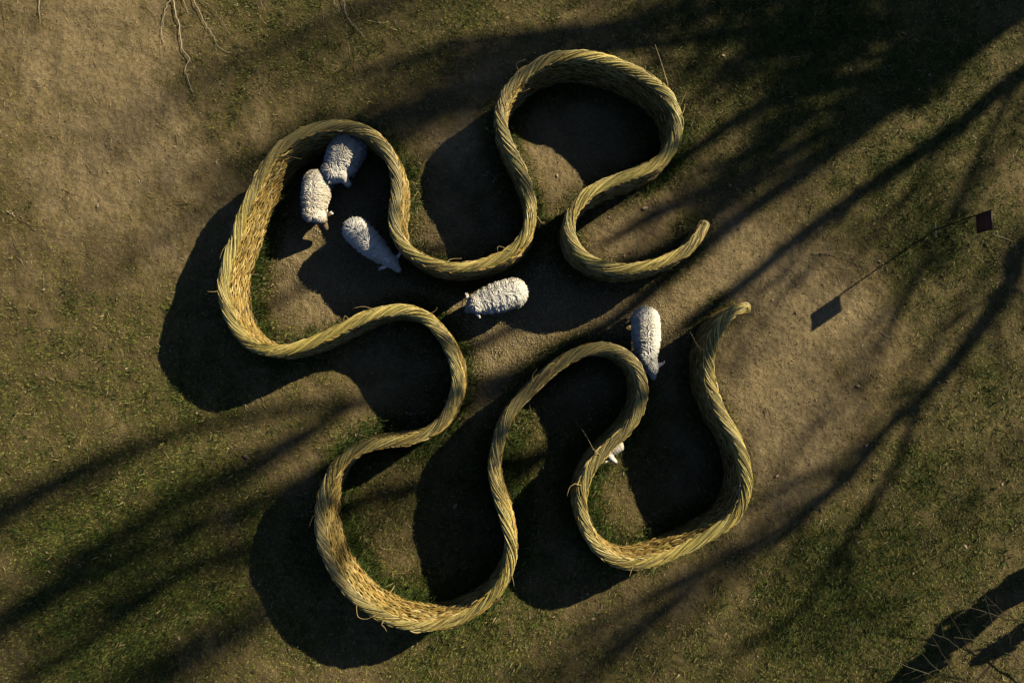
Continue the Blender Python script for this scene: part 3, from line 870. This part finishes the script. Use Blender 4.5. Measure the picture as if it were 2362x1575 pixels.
bp = W(2154, 531, 0.0)
sgn = empty('information_sign', tuple(bp))
tag(sgn, 'small dark red sign panel on a thin dark pole in the grass', 'sign')
I3 = np.eye(3)
z_ = np.array([-0.25, 0.4, 0.9, 1.4, 1.67])
P = np.stack([np.full(5, bp[0]), np.full(5, bp[1]), z_], 1)
V, F, C = tubes(P[None], np.full((1, 5), 0.015), 8)
F = F[:]
mesh_obj('pole', V, F, M_darksteel, sgn)
pc = np.array([bp[0], bp[1] - 0.017 - 0.155, 1.47])
V, F = box(pc, I3, (0.008, 0.155, 0.185))
panel = mesh_obj('panel', V, F, M_rust, sgn, smooth=False)
for dy, dz, hy, hz in ((0, 0.19, 0.168, 0.007), (0, -0.19, 0.168, 0.007), (0.161, 0, 0.007, 0.182), (-0.161, 0, 0.007, 0.182)):
    V, F = box(pc + np.array([0, dy, dz]), I3, (0.011, hy, hz))
    mesh_obj('frame_bar', V, F, M_darksteel, panel, smooth=False)
for i in range(7):
    V, F = box(pc + np.array([-0.0095, 0.02 * ((i * 7) % 3 - 1), 0.12 - 0.04 * i]), I3, (0.0015, 0.10 + 0.012 * ((i * 5) % 3 - 1), 0.0045))
    ln = mesh_obj('text_line', V, F, M_print, panel, smooth=False)
V, F, C = tubes(np.array([[[bp[0] + 0.01, bp[1] - 0.16, 0.045], [bp[0] + 0.01, bp[1], 0.05], [bp[0] + 0.005, bp[1] + 0.14, 0.045]]]), np.full((1, 3), 0.006), 8)
mesh_obj('foot_bar', V, F, M_bluegrey, sgn)

# ------------------------------------------------------------------ twigs, sticks and fallen branches on the ground
def ground_rod(name, pts, r0, r1, col, label, cat, group=None, lift=None, parent=None, hgt=0.0):
    pts = np.array(pts, float)
    P = W(pts[:, 0], pts[:, 1], 0.02)
    P = smooth_path(P, max(6, 3 * len(pts)))
    jit = rng.normal(0, 0.012, P.shape) * (0.0 if 'rod' in name else 1.0); jit[:, 2] = 0
    P = P + jit
    P[:, 2] = ground_z(P[:, 0], P[:, 1]) + 0.008 + r0 * 0.68
    if lift is not None:
        P[:, 2] += np.interp(np.linspace(0, 1, len(P)), np.linspace(0, 1, len(lift)), lift)
    R = np.linspace(r0, r1, len(P))[None] * 0.55
    V, F, C = tubes(P[None], R, 6 if r0 > 0.01 else 4, np.array([col]))
    o = mesh_obj(name, V, F, M_twig, parent, colors=C)
    if label: tag(o, label, cat, group)
    return o


PALE = (0.44, 0.37, 0.27); GREY = (0.22, 0.18, 0.13); BROWN = (0.17, 0.10, 0.06); GOLD = (0.36, 0.30, 0.15)
GT = 'loose twigs lying on the ground'
ground_rod('willow_rod', [(1873, 586), (1922, 581), (1951, 584), (1973, 593), (1993, 608), (2009, 624)], 0.011, 0.005, GOLD, 'curved pale willow rod lying on the grass near the sign', 'rod', lift=[0, .05, .09, .06, 0])
for pts, r0, c, lab in [
        ([(1873, 473), (1870, 488), (1868, 503)], 0.016, GREY, 'short thick grey stick in the shade near the sign'),
        ([(1822, 132), (1838, 130), (1856, 127)], 0.015, GREY, 'straight grey stick in the sunny grass near the top'),
        ([(1780, 331), (1795, 350), (1811, 371)], 0.014, BROWN, 'crooked brown twig in the tree shade at right'),
        ([(1708, 337), (1728, 343), (1745, 357)], 0.011, BROWN, 'bent brown twig outside the large upper bend'),
        ([(1544, 402), (1560, 413), (1573, 430)], 0.011, GREY, 'bent grey twig under the large upper bend'),
        ([(1630, 394), (1645, 390), (1660, 387)], 0.008, GREY, 'thin straight twig right of the large upper bend'),
        ([(604, 911), (607, 930), (616, 946)], 0.011, (0.30, 0.20, 0.10), 'reddish twig at the edge of the left shadow'),
        ([(559, 927), (564, 937), (570, 948)], 0.011, PALE, 'short pale stick at the edge of the left shadow'),
        ([(587, 1080), (598, 1100), (612, 1130)], 0.010, BROWN, 'straight brown twig below the left shadow'),
        ([(969, 261), (974, 280), (973, 302)], 0.010, BROWN, 'brown twig standing out on bare soil between the top bends'),
        ([(1372, 1421), (1380, 1410), (1390, 1396)], 0.010, PALE, 'pale forked stick on the soil below the lower bends'),
        ([(1400, 1440), (1412, 1443), (1426, 1446)], 0.013, BROWN, 'short dark stick on the soil below the lower bends'),
        ([(1727, 1380), (1740, 1383), (1754, 1387)], 0.009, PALE, 'pale stick in the grass below the lower right bend'),
        ([(2290, 540), (2342, 560), (2338, 572), (2333, 562)], 0.008, PALE, 'small pale hooked twig near the right edge'),
        ([(1765, 945), (1768, 957)], 0.012, BROWN, 'tiny dark stick on the bare soil right of the wall'),
        ([(2163, 648), (2178, 655), (2192, 663)], 0.009, BROWN, 'thin dark twig in the grass below the sign'),
        ([(2196, 640), (2200, 655), (2203, 667)], 0.009, GREY, 'thin grey twig in the grass below the sign'),
        ([(2034, 762), (2044, 773), (2055, 780)], 0.010, PALE, 'pale forked twig in the grass below the sign shadow'),
        ([(380, 472), (430, 470), (472, 455)], 0.007, BROWN, 'long thin curved twig left of the upper left bend'),
        ([(145, 438), (170, 448), (200, 461)], 0.009, BROWN, 'brown twig with a kink near the left edge'),
        ([(18, 488), (28, 494), (36, 502)], 0.015, PALE, 'stubby pale stick at the left edge'),
        ([(38, 503), (70, 518), (120, 527)], 0.008, BROWN, 'thin long twig running from the stubby stick at left'),
        ([(16, 1085), (40, 1110), (55, 1145), (64, 1162)], 0.009, BROWN, 'long dark twig on the grass at the lower left edge'),
        ([(658, 93), (672, 118), (696, 146)], 0.009, (0.22, 0.15, 0.09), 'curved twig below the fallen branches at the top'),
        ([(196, 378), (206, 390), (217, 401)], 0.009, BROWN, 'short brown twig on bare soil at upper left'),
        ([(1420, 745), (1432, 738), (1444, 730)], 0.011, PALE, 'pale stick lying in the shadow of the sunlit sheep')]:
    ground_rod('twig', pts, r0, r0 * 0.55, c, lab, 'twig', GT)


def fallen_branch(label, limbs, base_px):
    b = W(base_px[0], base_px[1], 0.0)
    root = empty('fallen_branch', (b[0], b[1], float(ground_z(b[0:1], b[1:2])[0])))
    tag(root, label, 'branch', 'fallen branches along the top edge')
    for i, (pts, r0, c) in enumerate(limbs):
        ground_rod('limb' if r0 > 0.011 else 'side_twig', pts, r0, r0 * 0.35, c, None, None, parent=root, lift=[0.05 if r0 > .011 else .03, 0.03, 0.02, 0.0])


def z7(*a):
    return [(300 + x / 3.92, y / 3.92) for x, y in a]


fallen_branch('largest pale fallen branch with forked twigs at the top left', [
    (z7((350, -160), (385, -20), (430, 150), (455, 300), (480, 450), (535, 540), (500, 650), (540, 760), (575, 850)), 0.019, PALE),
    (z7((480, 450), (600, 490), (640, 545), (720, 555)), 0.007, GREY), (z7((535, 540), (580, 610), (660, 680), (730, 700)), 0.006, GREY),
    (z7((455, 300), (520, 320), (640, 350)), 0.006, GREY), (z7((500, 650), (550, 640), (555, 680)), 0.006, GOLD),
    (z7((390, 0), (350, 60), (310, 170), (290, 240), (290, 330), (300, 400), (262, 470)), 0.012, PALE), (z7((290, 260), (220, 290), (185, 330)), 0.008, GREY),
    (z7((310, 170), (260, 235), (205, 265)), 0.008, GREY), (z7((300, 330), (330, 420), (310, 520)), 0.006, (0.4, 0.28, 0.14)), (z7((290, 300), (275, 420), (265, 500)), 0.006, (0.4, 0.28, 0.14)),
    (z7((430, 150), (415, 80), (395, 0)), 0.008, GREY)], (390, -35))
fallen_branch('thin fallen branch fanning out right of the largest one', [
    (z7((560, -120), (600, 40), (660, 170), (750, 320), (790, 410), (880, 475), (920, 480)), 0.013, PALE),
    (z7((600, -80), (640, -10), (750, 80), (800, 150), (880, 270), (910, 340), (1000, 420)), 0.009, GREY),
    (z7((700, 240), (690, 330), (650, 460)), 0.006, GREY), (z7((770, 360), (790, 480), (850, 590), (890, 640)), 0.006, GREY), (z7((480, -40), (510, 60), (518, 120)), 0.011, PALE),
    (z7((750, 320), (640, 345), (560, 310)), 0.006, GREY), (z7((660, 100), (720, 140), (780, 140)), 0.005, GREY)], (445, -30))
fallen_branch('slim fallen branch hanging in from the top edge right of the others', [
    (z7((1900, -150), (1930, -10), (1970, 160), (2040, 250), (2100, 310), (2130, 340)), 0.013, PALE), (z7((1850, -20), (1860, 40), (1900, 110), (1950, 200)), 0.009, PALE),
    (z7((1960, 130), (1965, 190), (1955, 250)), 0.006, GREY), (z7((2090, 300), (2110, 340), (2112, 365)), 0.005, GREY), (z7((1935, 30), (1960, 80), (1985, 115)), 0.005, GREY)], (785, -35))
fallen_branch('dry brown fallen branch at the far upper left corner', [
    ([(92, -30), (94, 15), (95, 60)], 0.012, PALE), ([(95, 42), (112, 44), (117, 39)], 0.006, GREY), ([(5, -20), (12, 70), (24, 105)], 0.008, BROWN), ([(330, 8), (350, 22), (362, 55)], 0.009, (0.25, 0.16, 0.1))], (92, -30))

# ------------------------------------------------------------------ bare shrub at the lower right corner
def z6(*a):
    return [(1960 + x / 5.70, 1300 + y / 5.70) for x, y in a]


sb = W(2455, 1668, 0.0)
shrub = empty('bare_shrub', tuple(sb))
tag(shrub, 'bare twiggy shrub reaching in over the lower right corner', 'shrub')
shoots = [z6((2292, 870), (2050, 740), (1840, 640), (1650, 590), (1300, 515), (1000, 440), (800, 405), (690, 395)), z6((2260, 1568), (2080, 1280), (1900, 850), (1820, 570), (1790, 480), (1700, 300)),
          z6((1540, 1568), (1280, 1290), (1150, 1050), (1060, 900), (1000, 780)), z6((1300, 1530), (900, 1400), (600, 1280), (300, 1130), (0, 910)), z6((1920, 1568), (1650, 1200), (1450, 920), (1350, 730), (1250, 540)),
          z6((1500, 1568), (1100, 1340), (950, 1170), (860, 1030)), z6((2330, 860), (2240, 760), (2000, 620), (1800, 430), (1680, 280)), z6((1750, 1500), (1500, 1180), (1300, 1000), (1120, 920)),
          z6((2300, 1400), (2150, 1200), (2110, 1000), (2080, 880)), z6((2290, 1300), (2000, 1150), (1800, 1050), (1500, 980), (1370, 965))]
for i, sh in enumerate(shoots):
    m = len(sh)
    zz = np.linspace(0.55, 1.0 + 0.25 * (i % 3), m)
    up = W(np.array(sh)[:, 0], np.array(sh)[:, 1], zz)
    P = smooth_path(np.concatenate([[[sb[0] + 0.05 * math.cos(i), sb[1] + 0.05 * math.sin(i), -0.05]], up]), 26)
    P[3:] += rng.normal(0, 0.006, P[3:].shape)
    col = (0.07, 0.066, 0.03) if i % 2 else (0.055, 0.04, 0.024)
    V, F, C = tubes(P[None], np.linspace(0.013, 0.003, 26)[None], 5, np.array([col]))
    st = mesh_obj('stem', V, F, M_twig, shrub, colors=C)
    tw = []
    for q in range(7):
        j = rng.integers(9, 24)
        d = unit(P[j] - P[j - 1]); side = unit(np.cross(d, [0, 0, 1.0])) * rng.choice([-1, 1])
        Lq = rng.uniform(0.12, 0.4)
        a = P[j] + np.outer(np.linspace(0, 1, 6), (d * 0.75 + side * 0.6) * Lq) + rng.normal(0, 0.008, (6, 3)) * np.linspace(0, 1, 6)[:, None]
        a[:, 2] = np.maximum(a[:, 2], 0.1)
        tw.append(a)
    V, F, C = tubes(np.array(tw), np.tile(np.linspace(0.0035, 0.0016, 6), (7, 1)), 4, np.tile(col, (7, 1)))
    o = mesh_obj('side_twigs', V, F, M_twig, st, colors=C); o['kind'] = 'stuff'

# ------------------------------------------------------------------ bare trees beyond the frame: their long shadows fall across the pen
D3 = np.array([-SD[0], -SD[1]])                          # direction in which shadows run
PP = np.array([-D3[1], D3[0]])


def in_frame(p, margin=40):
    u, v = PX(p)
    return (u > -margin) & (u < 2362 + margin) & (v > -margin) & (v < 1575 + margin) & (p[..., 2] < CAM_H - 0.3)


def limb_from_shadow(base, px, lean=1.0, z0=None):
    """a limb whose shadow on the ground follows the photo pixels; it rises from the tree's base in the plane facing the sun"""
    g = W(np.array(px, float)[:, 0], np.array(px, float)[:, 1], 0.0)[:, :2]
    rel = g - base[:2]
    al = rel @ D3
    z = np.clip(al, 0.0, None) / COT * lean
    hor = g + SD[None] * (z * COT)[:, None]
    return np.concatenate([hor, z[:, None]], 1)


def bare_tree(label, base_px, limbs, seed, pw=1.0, twig_n=26, bark=(0.11, 0.085, 0.06), sub_len=(0.5, 1.7), far=12.0, shade_leaves=None, lump=0.15):
    r = np.random.default_rng(seed)
    b = W(base_px[0], base_px[1], 0.0)
    b[:2] += SD * far
    root = empty('bare_tree', (b[0], b[1], 0.0))
    tag(root, label, 'tree', 'bare trees outside the pen')
    twigs, trad = [], []
    for i, (px, r0, r1, nt) in enumerate(limbs):
        P3 = limb_from_shadow(b, px, 1.0)
        if i == 0:
            P3 = np.concatenate([[[b[0], b[1], -0.15]], P3])
        k = 30
        P = smooth_path(P3, k)
        w = np.linspace(0, 1, k)
        wob = np.stack([fbm(w * 6 + 3 * i, w * 0 + seed, 1.0, 5 + j, 2) for j in range(3)], 1) * 0.06 * np.minimum(1, w * 3)[:, None]
        P = P + wob
        R = r1 + (r0 - r1) * (1 - w) ** (pw if i == 0 else 0.9)
        R = R * (1 + lump * fbm(w * 9, w * 0 + seed, 1.0, 19 + i, 2))
        if i == 0: R[:3] *= np.array([1.5, 1.25, 1.1])
        V, F, C = tubes(P[None], R[None], 10, np.array([bark]))
        mesh_obj('trunk' if i == 0 else 'limb', V, F, M_bark, root, colors=C)
        for q in range(nt):
            j = r.integers(int(k * (0.6 if nt >= 40 else 0.35)), k - 1)
            d = unit(P[min(j + 1, k - 1)] - P[j - 1])
            side = unit(r.normal(0, 1, 3)); side = unit(side - side @ d * d)
            Lq = r.uniform(*sub_len)
            t = np.linspace(0, 1, 7)[:, None]
            upb = 0.9 if nt >= 40 else 0.25
            a = P[j] + t * (d * 0.6 + side * (0.4 if nt >= 40 else 0.75) + np.array([0, 0, upb])) * Lq * (1.3 if nt >= 40 else 1) + np.cumsum(r.normal(0, 0.03, (7, 3)), 0) * t
            if in_frame(a).any(): continue
            twigs.append(a); trad.append(np.linspace(min(R[j] * 0.5, 0.045), 0.006, 7))
            for q2 in range(3):
                jj = r.integers(2, 6); sd2 = unit(r.normal(0, 1, 3))
                a2 = a[jj] + t * (unit(a[jj] - a[jj - 1]) * 0.6 + sd2 * 0.7) * Lq * 0.5
                if in_frame(a2).any(): continue
                twigs.append(a2); trad.append(np.linspace(0.012, 0.004, 7))
    if twigs:
        V, F, C = tubes(np.array(twigs), np.array(trad), 4, np.tile(bark, (len(twigs), 1)))
        o = mesh_obj('crown', V, F, M_bark, root, colors=C)
    if shade_leaves:  # unseen leaf clumps, added to darken and fray the tree shadows
        lv = []
        for (u_, v_, rr, cnt) in shade_leaves:
            c = limb_from_shadow(b, [(u_, v_)])[0]
            d = r.normal(0, 1, (cnt, 3)); d /= np.linalg.norm(d, axis=1, keepdims=True)
            p = c + d * rr * r.uniform(0.2, 1, (cnt, 1)) ** 0.6 * np.array([1, 1, 1.3])
            lv.append(p[~in_frame(p)])
        lv = np.concatenate(lv)
        V, F, C = leaf_mesh(lv, r.uniform(0.05, 0.1, len(lv)), r.uniform(0, 6.28, len(lv)), r.uniform(-1.2, 1.2, len(lv)), r.uniform(0.1, 0.6, len(lv)), np.array([0.04, 0.07, 0.02]) * r.uniform(0.6, 1.4, (len(lv), 1)))
        mesh_obj('shade_leaves', V, F, M_grass, root, colors=C)
    return root


bare_tree('broad bare tree outside the upper right corner casting the darkest shadow', (2520, -95), [
    ([(2440, -40), (2362, 15), (2180, 145), (2010, 275), (1830, 415), (1660, 540), (1450, 720), (1250, 850), (1000, 965), (740, 1085), (450, 1220), (200, 1330), (-60, 1500)], 0.38, 0.12, 60),
    ([(2300, 60), (2100, 60), (1900, 70), (1700, 85), (1450, 105), (1250, 150), (1050, 205), (800, 290)], 0.20, 0.04, 90),
    ([(2180, 145), (1950, 190), (1760, 240), (1620, 330), (1480, 420), (1300, 520), (1100, 565), (900, 600), (720, 645), (560, 750)], 0.17, 0.07, 22),
    ([(1900, 310), (1660, 430), (1520, 490), (1400, 560)], 0.14, 0.10, 10),
    *[([(x0, y0), (x0 - 190, y0 + a), (x0 - 380, y0 + a * 2.1), (x0 - 560, y0 + a * 3.1)], 0.05, 0.018, 10) for x0, y0, a in ((2320, 40, 30), (2260, 95, 60), (2200, 120, 95), (2120, 190, 80), (2060, 240, 115), (1980, 300, 95), (1900, 340, 120), (2290, 70, 140))],
    ([(2362, 10), (2150, -10), (1900, -10), (1650, 20), (1350, 60), (1000, 90)], 0.17, 0.04, 80),
    ([(2100, 205), (1900, 310), (1720, 420), (1640, 500), (1560, 560), (1350, 650), (1150, 770), (950, 875), (800, 950), (600, 1060), (370, 1180), (180, 1290), (0, 1420)], 0.13, 0.09, 50),
    ([(2300, 20), (2100, -60), (1900, -90), (1600, -60), (1300, 10)], 0.2, 0.05, 30),
    ([(2280, 60), (2050, 60), (1850, 110), (1650, 150), (1500, 140)], 0.16, 0.05, 30),
    ([(2120, 190), (1930, 240), (1760, 330), (1650, 420), (1600, 470)], 0.14, 0.06, 24),
    ([(2250, 90), (2050, 130), (1850, 150), (1700, 180), (1600, 230)], 0.12, 0.03, 22),
    ([(1250, 850), (950, 910), (700, 940), (520, 970), (380, 1010), (260, 1050), (100, 1120), (-50, 1230)], 0.11, 0.12, 40)], 41, pw=2.0, shade_leaves=[(2330, 0, .55, 420), (2230, 30, .55, 420), (2120, 20, .55, 400), (2010, 40, .5, 380), (1900, 20, .5, 360), (1800, 50, .45, 300), (1690, 60, .4, 260), (2200, 110, .5, 340),
    (2060, 150, .45, 300), (1930, 130, .4, 260), (1830, 190, .4, 240), (1720, 150, .35, 180), (1600, 30, .4, 220), (1480, 60, .35, 180), (2130, 200, .4, 260), (1980, 250, .35, 200), (1790, 300, .35, 160), (1380, 100, .3, 130), (2400, -30, .6, 400),
    (1240, 150, .3, 110), (1050, 190, .35, 120), (700, 290, .4, 70)])
bare_tree('leaning bare tree with twin stems outside the upper right edge', (2560, 40), [
    ([(2480, 95), (2362, 160), (2200, 300), (2000, 440), (1870, 530), (1700, 675), (1600, 745), (1520, 800), (1460, 870), (1415, 950), (1300, 1035), (1000, 1110), (800, 1165), (600, 1250), (470, 1300), (330, 1380), (200, 1470), (30, 1570)], 0.23, 0.13, 60),
    ([(2362, 160), (2250, 380), (2160, 560), (2090, 690), (1980, 905), (1870, 990), (1800, 1090), (1720, 1170)], 0.065, 0.03, 10),
    ([(2000, 440), (1840, 600), (1700, 760), (1600, 900)], 0.05, 0.025, 8),
    *[([(x0, y0), (x0 - 110, y0 + a), (x0 - 220, y0 + a * 2), (x0 - 330, y0 + a * 2.9)], 0.04, 0.016, 8) for x0, y0, a in ((2300, 215, 130), (2200, 300, 150), (2100, 370, 120), (2000, 440, 140), (1930, 490, 110))]], 42, pw=1.8)
bare_tree('bare tree with a slanting trunk outside the right edge', (2500, 400), [
    ([(2450, 480), (2362, 600), (2250, 770), (2130, 915), (2040, 985), (1975, 1080), (1880, 1165), (1810, 1240), (1680, 1275), (1540, 1350), (1300, 1480)], 0.30, 0.05, 26),
    ([(2130, 915), (2050, 1100), (1950, 1250), (1850, 1400), (1700, 1500)], 0.09, 0.05, 22),
    ([(1975, 1080), (1850, 1100), (1740, 1170), (1640, 1210)], 0.08, 0.03, 8)], 43)
bare_tree('tallest bare tree far outside the upper right corner', (2520, -110), [
    ([(2470, -70), (2362, 5), (2250, 90), (2000, 270), (1750, 460), (1500, 640)], 0.3, 0.06, 20),
    ([(2420, -20), (2360, 250), (2230, 460), (2090, 660), (1960, 850), (1850, 1010)], 0.08, 0.04, 30),
    ([(2380, 40), (2440, 350), (2330, 560), (2150, 800), (1990, 1030), (1780, 1230), (1500, 1430), (1350, 1530)], 0.09, 0.06, 44),
    ([(2350, -20), (1900, -90), (1500, 20), (1150, 160), (850, 260), (700, 300)], 0.10, 0.06, 44),
    ([(2300, -40), (1800, -150), (1300, -120), (900, -10), (700, 70), (520, 130)], 0.07, 0.015, 50),
    ([(1500, 640), (1250, 880), (1000, 1080), (700, 1350), (560, 1430), (400, 1530)], 0.08, 0.09, 44),
    ([(2400, 100), (2520, 600), (2400, 950), (2230, 1150), (2050, 1330), (1850, 1500)], 0.07, 0.03, 24)], 45, pw=1.6, far=24.0, sub_len=(0.8, 2.4))
bare_tree('thick forked bare tree outside the lower right edge', (2520, 1235), [
    ([(2460, 1275), (2362, 1345), (2250, 1430), (2140, 1520), (2050, 1590), (1900, 1700)], 0.26, 0.2, 0),
    ([(2450, 1320), (2400, 1430), (2340, 1470), (2290, 1500), (2240, 1525)], 0.17, 0.07, 2)], 44, far=0.0, lump=0.75, shade_leaves=[(2340, 1352, .22, 150), (2290, 1385, .2, 110), (2200, 1450, .25, 170), (2130, 1540, .24, 150), (2380, 1445, .2, 120), (2310, 1490, .17, 90), (2255, 1415, .16, 70)])
